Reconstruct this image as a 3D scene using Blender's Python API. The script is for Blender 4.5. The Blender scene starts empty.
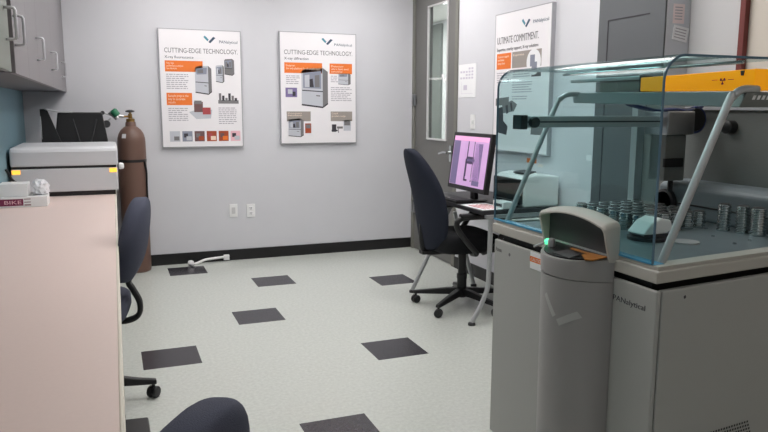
import bpy, bmesh, math, random
from mathutils import Vector, Matrix
random.seed(7)
S = bpy.context.scene
COL = S.collection
PI = math.pi

# ------------------------------------------------------------------ helpers
def lin(c):
    return tuple(((v / 255) / 12.92 if v / 255 <= .04045 else ((v / 255 + .055) / 1.055) ** 2.4) for v in c) + (1,)

def mat(name, rgb, rough=.5, metal=0., noise=0., scale=40., bump=0., spec=.5, emit=None, stretch=None, rough_noise=0., coat=0.):
    m = bpy.data.materials.new(name); m.use_nodes = True
    nt = m.node_tree; b = nt.nodes['Principled BSDF']
    b.inputs['Base Color'].default_value = lin(rgb)
    b.inputs['Roughness'].default_value = rough
    b.inputs['Metallic'].default_value = metal
    b.inputs['Specular IOR Level'].default_value = spec
    b.inputs['Coat Weight'].default_value = coat
    if emit:
        b.inputs['Emission Color'].default_value = lin(rgb); b.inputs['Emission Strength'].default_value = emit
    if noise or bump:
        tc = nt.nodes.new('ShaderNodeTexCoord'); mp = nt.nodes.new('ShaderNodeMapping')
        n = nt.nodes.new('ShaderNodeTexNoise'); n.inputs['Scale'].default_value = scale; n.inputs['Detail'].default_value = 3
        nt.links.new(tc.outputs['Object'], mp.inputs['Vector']); nt.links.new(mp.outputs['Vector'], n.inputs['Vector'])
        if stretch: mp.inputs['Scale'].default_value = stretch
        if noise:
            mx = nt.nodes.new('ShaderNodeMix'); mx.data_type = 'RGBA'
            c = lin(rgb)
            mx.inputs['A'].default_value = tuple(v * (1 - noise) for v in c[:3]) + (1,)
            mx.inputs['B'].default_value = tuple(min(1, v * (1 + noise)) for v in c[:3]) + (1,)
            nt.links.new(n.outputs['Fac'], mx.inputs['Factor']); nt.links.new(mx.outputs['Result'], b.inputs['Base Color'])
        if bump:
            bp = nt.nodes.new('ShaderNodeBump'); bp.inputs['Strength'].default_value = bump; bp.inputs['Distance'].default_value = .003
            nt.links.new(n.outputs['Fac'], bp.inputs['Height']); nt.links.new(bp.outputs['Normal'], b.inputs['Normal'])
    return m

def glassmat(name, tint, refl=1.0, ior=1.5):
    m = bpy.data.materials.new(name); m.use_nodes = True
    nt = m.node_tree; nt.nodes.clear()
    o = nt.nodes.new('ShaderNodeOutputMaterial'); t = nt.nodes.new('ShaderNodeBsdfTransparent')
    g = nt.nodes.new('ShaderNodeBsdfGlossy'); f = nt.nodes.new('ShaderNodeLayerWeight'); f.inputs['Blend'].default_value = .5
    pw = nt.nodes.new('ShaderNodeMath'); pw.operation = 'POWER'; pw.inputs[1].default_value = 5
    ma = nt.nodes.new('ShaderNodeMath'); ma.operation = 'MULTIPLY_ADD'; ma.inputs[1].default_value = .6; ma.inputs[2].default_value = .035 * refl; mx = nt.nodes.new('ShaderNodeMixShader')
    t.inputs['Color'].default_value = tuple(tint) + (1,); g.inputs['Roughness'].default_value = .02
    nt.links.new(f.outputs['Facing'], pw.inputs[0]); nt.links.new(pw.outputs[0], ma.inputs[0])
    nt.links.new(ma.outputs[0], mx.inputs[0]); nt.links.new(t.outputs[0], mx.inputs[1]); nt.links.new(g.outputs[0], mx.inputs[2])
    nt.links.new(mx.outputs[0], o.inputs[0])
    return m

def BM(): return bmesh.new()

def obj(name, bm, m, parent=None, smooth=False, bevel=0., sub=0, seg=2, auto=None):
    me = bpy.data.meshes.new(name)
    bmesh.ops.recalc_face_normals(bm, faces=bm.faces)
    bm.to_mesh(me); bm.free()
    o = bpy.data.objects.new(name, me); COL.objects.link(o)
    for mm in (m if isinstance(m, (list, tuple)) else [m]): me.materials.append(mm)
    if parent: o.parent = parent
    if bevel:
        b = o.modifiers.new('b', 'BEVEL'); b.width = bevel; b.segments = seg; b.limit_method = 'ANGLE'; b.angle_limit = math.radians(40)
    if sub:
        s = o.modifiers.new('s', 'SUBSURF'); s.levels = sub; s.render_levels = sub
    if smooth:
        for p in me.polygons: p.use_smooth = True
        if auto:
            me.set_sharp_from_angle(angle=math.radians(auto))
    return o

def tag(o, label=None, cat=None, group=None, kind=None):
    if label: o['label'] = label
    if cat: o['category'] = cat
    if group: o['group'] = group
    if kind: o['kind'] = kind
    return o

def thing(name, label, cat, loc=(0, 0, 0), rz=0, group=None):
    o = bpy.data.objects.new(name, None); COL.objects.link(o); o.empty_display_size = .1
    o.location = loc; o.rotation_euler = (0, 0, rz)
    return tag(o, label, cat, group)

def box(bm, x0, x1, y0, y1, z0, z1, mi=0, M=None):
    vs = [bm.verts.new(M @ Vector(p) if M else p) for p in
          [(x0, y0, z0), (x1, y0, z0), (x1, y1, z0), (x0, y1, z0), (x0, y0, z1), (x1, y0, z1), (x1, y1, z1), (x0, y1, z1)]]
    for f in [(0, 3, 2, 1), (4, 5, 6, 7), (0, 1, 5, 4), (1, 2, 6, 5), (2, 3, 7, 6), (3, 0, 4, 7)]:
        bm.faces.new([vs[i] for i in f]).material_index = mi
    return bm

def prism(bm, pts, axis, a, b, mi=0):
    """polygon pts (2-D) extruded along axis ('x','y','z') from a to b"""
    def P(p, d):
        return {'x': (d, p[0], p[1]), 'y': (p[0], d, p[1]), 'z': (p[0], p[1], d)}[axis]
    v0 = [bm.verts.new(P(p, a)) for p in pts]; v1 = [bm.verts.new(P(p, b)) for p in pts]
    n = len(pts)
    bm.faces.new(v0).material_index = mi; bm.faces.new(v1[::-1]).material_index = mi
    for i in range(n):
        bm.faces.new([v0[i], v0[(i + 1) % n], v1[(i + 1) % n], v1[i]]).material_index = mi
    return bm

def tube(bm, pts, r, n=10, mi=0, r_end=None):
    pts = [Vector(p) for p in pts]
    rings = []
    prev = None
    for i, p in enumerate(pts):
        d = (pts[min(i + 1, len(pts) - 1)] - pts[max(i - 1, 0)]).normalized()
        if prev is None:
            u = d.orthogonal().normalized()
        else:
            u = (prev - d * prev.dot(d))
            u = u.normalized() if u.length > 1e-6 else d.orthogonal().normalized()
        prev = u
        w = d.cross(u)
        rr = r if r_end is None else r + (r_end - r) * i / (len(pts) - 1)
        rings.append([bm.verts.new(p + (u * math.cos(2 * PI * k / n) + w * math.sin(2 * PI * k / n)) * rr) for k in range(n)])
    for a, b in zip(rings, rings[1:]):
        for k in range(n):
            bm.faces.new([a[k], a[(k + 1) % n], b[(k + 1) % n], b[k]]).material_index = mi
    bm.faces.new(rings[0][::-1]).material_index = mi; bm.faces.new(rings[-1]).material_index = mi
    return bm

def smoothpath(pts, n=6):
    """Catmull-Rom through the points"""
    P = [Vector(p) for p in pts]; P = [P[0] * 2 - P[1]] + P + [P[-1] * 2 - P[-2]]
    out = []
    for i in range(1, len(P) - 2):
        for k in range(n):
            t = k / n
            a, b, c, d = P[i - 1], P[i], P[i + 1], P[i + 2]
            out.append(.5 * ((2 * b) + (c - a) * t + (2 * a - 5 * b + 4 * c - d) * t * t + (3 * b - a - 3 * c + d) * t ** 3))
    out.append(P[-2]); return out

def lathe(bm, prof, c=(0, 0, 0), n=24, mi=0, axis='z'):
    rings = []
    for r, h in prof:
        ring = []
        for k in range(n):
            a = 2 * PI * k / n
            x, y = r * math.cos(a), r * math.sin(a)
            p = {'z': (x, y, h), 'x': (h, x, y), 'y': (x, h, y)}[axis]
            ring.append(bm.verts.new((c[0] + p[0], c[1] + p[1], c[2] + p[2])))
        rings.append(ring)
    for a, b in zip(rings, rings[1:]):
        for k in range(n):
            bm.faces.new([a[k], a[(k + 1) % n], b[(k + 1) % n], b[k]]).material_index = mi
    bm.faces.new(rings[0][::-1]).material_index = mi; bm.faces.new(rings[-1]).material_index = mi
    return bm

def loft(bm, rings, mi=0):
    R = [[bm.verts.new(p) for p in r] for r in rings]
    n = len(R[0])
    for a, b in zip(R, R[1:]):
        for k in range(n):
            bm.faces.new([a[k], a[(k + 1) % n], b[(k + 1) % n], b[k]]).material_index = mi
    bm.faces.new(R[0][::-1]).material_index = mi; bm.faces.new(R[-1]).material_index = mi
    return bm

def spow(v, e): return math.copysign(abs(v) ** e, v)

def text_bm(body, size=1.0):
    cu = bpy.data.curves.new('lettering', 'FONT'); cu.body = body; cu.size = size; cu.resolution_u = 3
    o = bpy.data.objects.new('lettering', cu); COL.objects.link(o)
    dg = bpy.context.evaluated_depsgraph_get(); dg.update()
    me = bpy.data.meshes.new_from_object(o.evaluated_get(dg))
    bm = BM(); bm.from_mesh(me)
    bpy.data.objects.remove(o); bpy.data.curves.remove(cu); bpy.data.meshes.remove(me)
    return bm

def text(name, body, m, parent, fit, ux=(1, 0, 0), uz=(0, 0, 1), depth=.0006):
    """lettering fitted to fit=(origin, width, height) in the plane ux,uz"""
    bm = text_bm(body)
    xs = [v.co.x for v in bm.verts]; ys = [v.co.y for v in bm.verts]
    x0, x1, y0, y1 = min(xs), max(xs), min(ys), max(ys)
    o, w, h = fit
    o, ux, uz = Vector(o), Vector(ux), Vector(uz); nn = ux.cross(uz)
    for v in bm.verts:
        v.co = o + ux * ((v.co.x - x0) / (x1 - x0) * w) + uz * ((v.co.y - y0) / (y1 - y0) * h)
    r = bmesh.ops.extrude_face_region(bm, geom=list(bm.faces))
    for g in r['geom']:
        if isinstance(g, bmesh.types.BMVert): g.co += nn * depth
    return obj(name, bm, m, parent)

# ------------------------------------------------------------------ materials
M = dict(
    wall=mat('wall_paint', (212, 212, 217), .75, noise=.02, scale=6, bump=.05),
    wall_blue=mat('wall_blue_paint', (120, 152, 163), .7, noise=.03, scale=6),
    base_black=mat('black_rubber_base', (20, 20, 22), .45),
    ceiling=mat('ceiling_tile', (225, 225, 222), .9, noise=.05, scale=120, bump=.2),
    metal_white=mat('white_enamel', (225, 225, 225), .4),
    lamp=mat('lamp_diffuser', (255, 252, 250), .5, emit=8.5),
    laminate=mat('pink_beige_laminate', (224, 203, 196), .45, noise=.03, scale=90),
    edge=mat('counter_edge_band', (222, 216, 202), .45),
    cab=mat('grey_cabinet_laminate', (124, 121, 124), .5, noise=.05, scale=7, stretch=(1, 14, .6)),
    cabu=mat('shaded_cabinet_carcass', (84, 82, 86), .6),  # carcass darkened in its colour to stand for shade under the wall cabinets
    cabg=mat('greenish_cabinet_laminate', (122, 128, 120), .5, noise=.03, scale=7),
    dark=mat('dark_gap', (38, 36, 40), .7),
    steel=mat('brushed_steel', (190, 190, 192), .28, 1., noise=.05, scale=60),
    chrome=mat('polished_steel', (200, 205, 205), .15, 1.),
    satin=mat('satin_aluminium', (190, 192, 194), .4, .5),
    pull=mat('pale_metal_pull', (205, 205, 210), .35, .3),
    alu=mat('dull_aluminium_plate', (118, 122, 120), .5, .35, noise=.08, scale=20, stretch=(1, 1, 12)),
    navy=mat('navy_fabric', (40, 44, 56), .9, noise=.18, scale=420, bump=.5, spec=.25),
    greyfab=mat('slate_fabric', (76, 79, 95), .9, noise=.15, scale=420, bump=.5, spec=.3),
    blackfab=mat('black_fabric', (26, 27, 30), .9, noise=.15, scale=420, bump=.5, spec=.25),
    plastic=mat('black_plastic', (24, 24, 26), .4),
    plastic2=mat('dark_grey_plastic', (52, 52, 55), .5),
    door=mat('dark_grey_door_paint', (112, 111, 109), .5, noise=.02, scale=30),
    frame=mat('door_frame_paint', (122, 121, 114), .5),
    white=mat('white_gloss', (238, 238, 238), .4),
    paper=mat('paper_white', (240, 240, 242), .8),
    poster=mat('poster_board', (240, 237, 240), .55),
    poster_edge=mat('poster_edge_grey', (165, 165, 170), .5),
    orange=mat('poster_orange', (238, 122, 44), .6),
    taupe=mat('poster_taupe', (160, 152, 146), .6),
    ink=mat('grey_ink', (112, 108, 112), .7),
    inkd=mat('dark_ink', (58, 54, 62), .7),
    inkl=mat('pale_ink', (176, 170, 178), .7),
    inkf=mat('faint_ink', (208, 202, 216), .7),
    inkw=mat('white_ink', (248, 225, 205), .7),
    teal=mat('logo_teal', (76, 140, 158), .6),
    tealg=mat('logo_green', (60, 150, 140), .6),
    steelblue=mat('logo_slate', (56, 78, 102), .6),
    mach=mat('machine_grey_enamel', (176, 176, 173), .45, noise=.015, scale=300, bump=.08),
    machw=mat('machine_warm_grey', (188, 184, 177), .45, noise=.015, scale=300, bump=.08),
    machd=mat('console_grey_plastic', (158, 155, 154), .45, noise=.015, scale=300, bump=.06),
    inner=mat('hood_inner_dark', (74, 73, 75), .55),
    deck=mat('grey_blue_deck', (118, 130, 136), .35, .3, noise=.12, scale=14),
    rear=mat('rear_unit_grey', (120, 132, 138), .5, .1),
    beamm=mat('grey_beam_paint', (150, 160, 162), .4, .2),
    amber=mat('amber_panel', (255, 166, 10), .4, emit=.35),
    red=mat('dark_red_trim', (120, 52, 48), .5),
    panelg=mat('light_grey_panel', (205, 204, 205), .55),
    panelc=mat('cream_panel', (226, 216, 204), .55),
    cabd=mat('dark_grey_steel', (88, 91, 94), .5, noise=.03, scale=5),
    cabl=mat('mid_grey_steel', (205, 208, 214), .5),
    brown=mat('brown_cylinder_paint', (108, 82, 72), .42, noise=.05, scale=8),
    brass=mat('brass', (150, 120, 70), .35, .9),
    green=mat('green_cap', (40, 120, 84), .35),
    lit_green=mat('green_lit_button', (90, 240, 170), .4, emit=1.2),
    lit_amber=mat('amber_lit_label', (255, 190, 70), .4, emit=1.0),
    amberkey=mat('amber_keypad', (168, 112, 56), .45, emit=.03),
    instr=mat('instrument_grey', (216, 217, 221), .4, noise=.01, scale=200),
    instrl=mat('instrument_light_top', (214, 214, 220), .4),
    maroon=mat('maroon_print', (118, 30, 70), .6),
    pinkpaper=mat('pink_print', (238, 190, 200), .8),
    purple=mat('screen_lilac', (200, 160, 208), .3, emit=.38),
    purpled=mat('screen_slate', (104, 92, 130), .3, emit=.45),
    purplel=mat('screen_pink_bar', (232, 160, 200), .3, emit=.6),
    screenk=mat('screen_line', (70, 52, 92), .3, emit=.2),
    beige=mat('beige_tape', (184, 184, 182), .5),
    wired=mat('blue_cable', (40, 54, 100), .4),
    corrwall=mat('corridor_wall_paint', (120, 126, 123), .8),
    corrlt=mat('corridor_white_wall', (228, 230, 232), .8),
    gear=mat('print_grey', (120, 118, 120), .6),
    pinkwhite=mat('pink_white_paper', (238, 222, 222), .8),
    printl=mat('print_light', (196, 198, 206), .6),
    printb=mat('print_slate_blue', (140, 144, 160), .6),
    printr=mat('print_red', (176, 74, 78), .6),
    printo=mat('print_rust', (168, 74, 40), .6),
    printbr=mat('print_brown', (112, 82, 82), .6),
)
M['glass'] = glassmat('tinted_hood_glass', (.735, .875, .878), ior=1.5)
M['glass_edge'] = mat('blue_glass_edge', (96, 168, 208), .15, spec=.7)
M['edge_dark'] = mat('glass_edge_dark', (92, 122, 142), .15)
M['pane'] = glassmat('door_pane_glass', (.9, .93, .92))
M['film'] = mat('frosted_plastic', (225, 226, 230), .5)

def floor_mat(name, rgb, dark):
    m = mat(name, rgb, .32, spec=.45)
    nt = m.node_tree; b = nt.nodes['Principled BSDF']
    tc = nt.nodes.new('ShaderNodeTexCoord')
    v = nt.nodes.new('ShaderNodeTexNoise'); v.inputs['Scale'].default_value = 55; v.inputs['Detail'].default_value = 4; v.inputs['Roughness'].default_value = .7
    n2 = nt.nodes.new('ShaderNodeTexNoise'); n2.inputs['Scale'].default_value = 2.2
    nt.links.new(tc.outputs['Object'], v.inputs['Vector']); nt.links.new(tc.outputs['Object'], n2.inputs['Vector'])
    cr = nt.nodes.new('ShaderNodeValToRGB'); c = lin(rgb)
    k = .3 if dark else .08
    cr.color_ramp.elements[0].position = .35; cr.color_ramp.elements[1].position = .65
    cr.color_ramp.elements[0].color = tuple(x * (1 - k) for x in c[:3]) + (1,)
    cr.color_ramp.elements[1].color = tuple(min(1, x * (1 + k)) for x in c[:3]) + (1,)
    nt.links.new(v.outputs['Fac'], cr.inputs['Fac']); nt.links.new(cr.outputs['Color'], b.inputs['Base Color'])
    mr = nt.nodes.new('ShaderNodeMapRange'); mr.inputs['To Min'].default_value = .24; mr.inputs['To Max'].default_value = .27
    nt.links.new(n2.outputs['Fac'], mr.inputs['Value']); nt.links.new(mr.outputs['Result'], b.inputs['Roughness'])
    return m
M['floor'] = floor_mat('pale_vinyl_tile', (199, 203, 197), False)
M['floor_black'] = floor_mat('black_vinyl_tile', (52, 50, 56), True)

# ------------------------------------------------------------------ room
XL, XR, YB, YF, ZC = -1.345, 2.057, 1.975, -6.6, 2.7
XR2 = 2.2
T = .305
def struct(name, bm, m, **k): return tag(obj(name, bm, m, **k), kind='structure')

# floor: tile grid on a 12 inch lattice with black accent tiles
bm = BM()
black = {(0, 0), (1, 3), (2, -3), (-2, -2), (4, 2), (-1, 5), (0, -6)}
xs = sorted({XL - .1, 4.2} | {i * T for i in range(-4, 14)}); ys = sorted({YF - .1, YB} | {j * T for j in range(-21, 7)})
vv = {}
def gv(i, j):
    if (i, j) not in vv: vv[i, j] = bm.verts.new((xs[i], ys[j], 0))
    return vv[i, j]
for i in range(len(xs) - 1):
    for j in range(len(ys) - 1):
        f = bm.faces.new([gv(i, j), gv(i + 1, j), gv(i + 1, j + 1), gv(i, j + 1)])
        cx, cy = (xs[i] + xs[i + 1]) / 2, (ys[j] + ys[j + 1]) / 2
        f.material_index = 1 if (math.floor(cx / T), math.floor(cy / T)) in black else 0
struct('floor', bm, [M['floor'], M['floor_black']])
struct('ceiling', box(BM(), XL - .1, XR2 + .1, YF - .1, YB + .1, ZC, ZC + .08), M['ceiling'])
struct('wall_back', box(BM(), XL - .1, XR + .12, YB, YB + .1, 0, ZC), M['wall'])
struct('wall_left', box(BM(), XL - .1, XL, YF, YB, 0, ZC), M['wall_blue'])
struct('wall_front', box(BM(), XL - .1, XR2 + .1, YF - .1, YF, 0, ZC), M['wall'])
# right wall with the door opening
DY0, DY1, DZ = 1.0, 1.945, 2.1
DZ = 2.44
bm = BM()
box(bm, XR, XR + .12, -.845, DY0, 0, ZC); box(bm, XR, XR + .12, DY1, YB, 0, ZC); box(bm, XR, XR + .12, DY0, DY1, DZ, ZC)
struct('wall_right', bm, M['wall'])
struct('baseboard_back', box(BM(), XL, XR, YB - .012, YB, 0, .098), M['base_black'])
struct('baseboard_right', box(BM(), XR - .012, XR, -.84, DY0 - .01, 0, .098), M['base_black'])
# far part of right wall: light panels and a dark red trim board
struct('wall_right_panelled', box(BM(), XR2, XR2 + .1, -1.75, -.845, 0, ZC), M['panelg'])
struct('wall_right_cream', box(BM(), XR2, XR2 + .1, YF, -1.75, 0, ZC), M['panelc'])
struct('trim_1', box(BM(), XR2 - .03, XR2, -1.765, -1.735, 0, ZC), M['red'])

# door with a narrow lite
d = tag(bpy.data.objects.new('door_1', None), kind='structure'); COL.objects.link(d); d.location = (XR, DY0, 0)
W = DY1 - DY0
bm = BM()
X0, X1 = .004, .048
ly0, ly1, lz0, lz1 = .205, .615, 1.095, 2.3
fr = .05
a, b_ = fr, W - fr
box(bm, X0, X1, a, ly0, .01, DZ - fr); box(bm, X0, X1, ly1, b_, .01, DZ - fr)
box(bm, X0, X1, ly0, ly1, .01, lz0); box(bm, X0, X1, ly0, ly1, lz1, DZ - fr)
tag(obj('door_leaf', bm, M['door'], d), kind='structure')
bm = BM()
box(bm, -.012, .12, 0, fr, 0, DZ); box(bm, -.012, .12, W - fr, W, 0, DZ); box(bm, -.012, .12, fr, W - fr, DZ - fr, DZ)
tag(obj('door_frame', bm, M['frame'], d, bevel=.003), kind='structure')
bm = BM()
e = .014
box(bm, -.006, .014, ly0 - .003, ly0 + e, lz0, lz1); box(bm, -.006, .014, ly1 - e, ly1 + .003, lz0, lz1)
box(bm, -.006, .014, ly0 + e, ly1 - e, lz0 - .003, lz0 + e); box(bm, -.006, .014, ly0 + e, ly1 - e, lz1 - e, lz1)
tag(obj('glazing_bead', bm, M['panelg'], d), kind='structure')
tag(obj('pane', box(BM(), .006, .012, ly0 + e, ly1 - e, lz0 + e, lz1 - e), M['pane'], d), kind='structure')
# etched logo on the pane (facing the room: local -x, reading direction -y)
o = text('pane_lettering', 'PANalytical', M['white'], d, ((.0055, .585, 1.628), .26, .03), ux=(0, -1, 0))
tag(o, kind='structure')
bm = BM()
prism(bm, [(.33, 1.675), (.30, 1.68), (.265, 1.62), (.285, 1.61)], 'x', .0045, .0055)
prism(bm, [(.262, 1.61), (.285, 1.605), (.232, 1.67), (.205, 1.668)], 'x', .0045, .0055)
tag(obj('pane_logo', bm, M['white'], d), kind='structure')
bm = BM()
box(bm, -.016, -.0, .075, .115, .92, 1.06)
tube(bm, [(-.01, .095, 1.0), (-.055, .095, 1.0)], .012)
tube(bm, smoothpath([(-.055, .085, 1.0), (-.06, .14, 1.0), (-.058, .225, .985)]), .011)
tag(obj('door_handle', bm, M['chrome'], d, smooth=True, auto=40), kind='structure')
for z in (1.46, .42):
    bm = BM(); lathe(bm, [(.008, z - .055), (.008, z + .055)], (-.02, W - fr + .012, 0), 12); box(bm, -.014, -.003, W - fr - .035, W - .005, z - .055, z + .055)
    tag(obj('hinge', bm, M['steel'], d, smooth=True, auto=40), kind='structure')
# corridor beyond the door
bm = BM(); box(bm, 4.1, 4.2, -.2, 7, 0, ZC); box(bm, XR + .12, 4.1, 6.9, 7, 0, ZC)
struct('wall_corridor', bm, M['corrlt'])
struct('wall_corridor_grey', box(BM(), 4.06, 4.1, 5.48, 6.9, 0, 2.66), M['corrwall'])
struct('ceiling_corridor', box(BM(), XR + .12, 4.2, -.2, 7, ZC, ZC + .08), M['ceiling'])
struct('wall_corridor_near', box(BM(), XR + .12, 4.1, -.3, -.2, 0, ZC), M['corrlt'])
bm = BM(); box(bm, XR + .02, XR + .12, YB + .1, 6.9, 0, ZC)
struct('wall_corridor_side', bm, M['corrlt'])
struct('floor_corridor', box(BM(), XR + .12, 4.1, YB, 7, -.05, -.002), M['floor'])

# ceiling lights
def troffer(x, y, label, lx=.6, ly=1.2, power=None, z=ZC):
    t = thing('ceiling_light', label, 'ceiling light', (x, y, z), 0, 'recessed fluorescent ceiling lights')
    bm = BM(); hx, hy = lx / 2, ly / 2
    for (p, q, r_, s) in ((-hx, hx, -hy, -hy + .03), (-hx, hx, hy - .03, hy), (-hx, -hx + .03, -hy + .03, hy - .03), (hx - .03, hx, -hy + .03, hy - .03)):
        box(bm, p, q, r_, s, -.03, -.0005)
    obj('light_frame', bm, M['metal_white'], t)
    obj('diffuser', box(BM(), -hx + .03, hx - .03, -hy + .03, hy - .03, -.018, -.008), M['lamp'] if not power else power, t)
LL = 'white recessed fluorescent ceiling light above the lab floor'
for x, y in ((1.35, .9), (-.1, .9), (1.3, -1.1), (-.15, -1.1)):
    troffer(x, y, LL)
lamp2 = mat('lamp_diffuser_dim', (255, 250, 244), .5, emit=3.2)
lamp4 = mat('lamp_diffuser_low', (255, 252, 250), .5, emit=2.2)
for x, y, p_ in ((-.3, -2.75, lamp2), (1.2, -4.6, lamp4), (-.3, -5.2, lamp4)):
    troffer(x, y, LL, power=p_)
lamp3 = mat('corridor_lamp', (255, 252, 248), .5, emit=16.)
troffer(3.0, 3.2, 'white fluorescent light on the corridor ceiling beyond the door', power=lamp3)
troffer(3.0, 5.2, 'added unseen light on the corridor ceiling, beyond the nearer one', power=lamp3)  # second, unseen light added to brighten the corridor wall beyond the door

# ------------------------------------------------------------------ wall posters
def quad(bm, u0, u1, v0, v1, mi=0, d=.0):
    """rect on poster: u from left 0..1, v from top 0..1 ; printed face at local y=-0.031-d"""
    x0, x1 = u0 * PW, u1 * PW; z0, z1 = (1 - v1) * PH, (1 - v0) * PH
    box(bm, x0, x1, -.0306 - d, -.0296, z0, z1, mi)
PW, PH = .715, .992
def plabel(name, parent, body, m, u0, u1, v0, v1):
    text(name, body, m, parent, ((u0 * PW, -.0302, (1 - v1) * PH), (u1 - u0) * PW, (v1 - v0) * PH), ux=(1, 0, 0), uz=(0, 0, 1), depth=.0008)
def lines(parent, blocks, m=None):
    for (u0, u1, v0, n) in blocks:
        bm = BM()
        for k in range(n):
            uu = u1 - random.random() * .3 * (u1 - u0) if k % 3 == 2 else u1 - random.random() * .05 * (u1 - u0)
            u = u0
            while u < uu - .01:      # word-like dashes
                w = random.uniform(.02, .06); quad(bm, u, min(u + w, uu), v0 + k * .017, v0 + k * .017 + .007); u += w + .009
        obj('text_lines', bm, m or M['inkl'], parent)
def poster(label, loc, rz):
    t = thing('poster', label, 'poster', loc, rz)
    obj('poster_board', box(BM(), 0, PW, -.03, 0, 0, PH), M['poster'], t)
    bm = BM()
    w = .006
    box(bm, -w, 0, -.031, 0, -w, PH + w); box(bm, PW, PW + w, -.031, 0, -w, PH + w); box(bm, 0, PW, -.031, 0, -w, 0); box(bm, 0, PW, -.031, 0, PH, PH + w)
    obj('poster_frame', bm, M['poster_edge'], t)
    return t
def logo(t, u, v, s=1.):
    bm = BM()
    def P(pts, mi):
        prism(bm, [((u + a * s) * PW, (1 - v - b * s) * PH) for a, b in pts], 'y', -.0308, -.0296, mi)
    P([(0, 0), (.02, -.012), (.066, .022), (.05, .036)], 0)
    P([(.06, .042), (.084, .052), (.15, .005), (.122, -.004)], 1)
    obj('logo_mark', bm, [M['teal'], M['steelblue']], t)

def machine_print(t, u0, u1, v0, v1, win=True, base=None):
    """printed picture of an instrument in three-quarter view"""
    bm = BM(); du, dv = u1 - u0, v1 - v0
    def P(pts, mi, d=0.):
        prism(bm, [((u0 + a * du) * PW, (1 - v0 - b * dv) * PH) for a, b in pts], 'y', -.0306 - d, -.0296, mi)
    P([(0, .1), (.12, .03), (.8, 0), (.8, 1), (0, .93)], 0)
    P([(.8, 0), (1, .1), (1, .9), (.8, 1)], 2, .0001)
    P([(0, .93), (.8, 1), (1, .9), (1, .94), (.8, 1.04), (0, .97)], 3, .0002)
    if win:
        P([(.06, .14), (.74, .08), (.74, .54), (.06, .52)], 1, .0003)
        P([(.12, .2), (.3, .18), (.3, .5), (.12, .5)], 0, .0005); P([(.5, .2), (.68, .18), (.68, .5), (.5, .5)], 2, .0005)
        P([(.3, .3), (.42, .28), (.46, .5), (.3, .5)], 3, .0006)
    else:
        P([(.06, .1), (.74, .06), (.7, .3), (.1, .32)], 1, .0003); P([(.16, .14), (.5, .12), (.5, .26), (.16, .27)], 2, .0005)
    P([(.02, .57), (.8, .6), (.8, .625), (.02, .595)], 3, .0004)
    P([(.55, .7), (.7, .71), (.7, .74), (.55, .73)], 2, .0004)
    obj('instrument_picture', bm, [base or M['printl'], M['printb'], M['gear'], M['inkd']], t)

PW = .682
# poster 1 - x-ray fluorescence
t = poster('large white framed poster reading X-ray fluorescence, nearest the gas cylinder', (-.285, YB, 1.043), 0)
logo(t, .54, .055); plabel('logo_lettering', t, 'PANalytical', M['steelblue'], .735, .965, .08, .112)
plabel('heading_lettering', t, 'CUTTING-EDGE TECHNOLOGY.', M['ink'], .06, .965, .155, .195)
plabel('subheading_lettering', t, 'X-ray fluorescence', M['inkd'], .06, .41, .22, .25)
bm = BM(); quad(bm, .06, .52, .262, .355); obj('orange_block', bm, M['orange'], t)
bm = BM(); quad(bm, .065, .375, .535, .64); obj('orange_block', bm, M['orange'], t)
plabel('block_lettering', t, 'Fast, high\nperformance analysis\nfor elements', M['inkw'], .08, .28, .275, .335)
plabel('block_lettering', t, 'Sample prep is the\nkey to accurate\nresults', M['inkw'], .085, .33, .55, .625)
machine_print(t, .42, .625, .30, .54, False)
machine_print(t, .68, .785, .29, .44); machine_print(t, .79, .915, .235, .375, True, M['gear'])
lines(t, [(.07, .34, .375, 8), (.08, .32, .665, 7), (.70, .93, .66, 9)])
bm = BM()
prism(bm, [(.33 * PW, .3 * PH), (.42 * PW, .24 * PH), (.60 * PW, .245 * PH), (.62 * PW, .32 * PH), (.5 * PW, .34 * PH)], 'y', -.0304, -.0296, 0)
quad(bm, .395, .505, .61, .70, 1, .0004); quad(bm, .50, .60, .66, .72, 2, .0005); quad(bm, .40, .49, .6, .63, 3, .0006)
obj('sample_picture', bm, [M['printl'], M['printbr'], M['printr'], M['gear']], t)
bm = BM(); quad(bm, .70, .96, .595, .625, 0)
for k in range(6): quad(bm, .71 + .04 * k, .74 + .04 * k, .535 + .02 * (k % 3), .60, k % 2, .0004)
obj('gear_picture', bm, [M['gear'], M['inkd']], t)
for k, c in enumerate((['printl', 'printl', 'gear'], ['printb', 'inkd', 'printl'], ['printbr', 'gear', 'printo'], ['printo', 'printr', 'inkw'], ['printo', 'printbr', 'orange'], ['pinkpaper', 'inkd', 'printl'])):
    u = .085 + k * .152; bm = BM(); quad(bm, u, u + .125, .865, .955, 0)
    quad(bm, u + .02, u + .07, .885, .92, 1, .0004); quad(bm, u + .05, u + .115, .91, .945, 2, .0006)
    obj('picture_tile', bm, [M[x] for x in c], t)

PW = .715
# poster 2 - x-ray diffraction
t = poster('large white framed poster reading X-ray diffraction, beside the door', (.752, YB, 1.06), 0)
logo(t, .54, .05); plabel('logo_lettering', t, 'PANalytical', M['steelblue'], .71, .95, .085, .115)
plabel('heading_lettering', t, 'CUTTING-EDGE TECHNOLOGY.', M['ink'], .05, .955, .155, .195)
plabel('subheading_lettering', t, 'X-ray diffraction', M['inkd'], .05, .365, .22, .25)
bm = BM(); quad(bm, .05, .545, .268, .362); obj('orange_block', bm, M['orange'], t)
bm = BM(); quad(bm, .645, .95, .268, .362); obj('orange_block', bm, M['orange'], t)
plabel('block_lettering', t, 'Empyrean\nthe only platform for all sample types', M['inkw'], .07, .52, .285, .335)
plabel('block_lettering', t, 'Detector\nultra fast and\nsensitive', M['inkw'], .665, .9, .285, .35)
machine_print(t, .27, .62, .31, .665)
machine_print(t, .76, .93, .355, .46, False)
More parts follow.
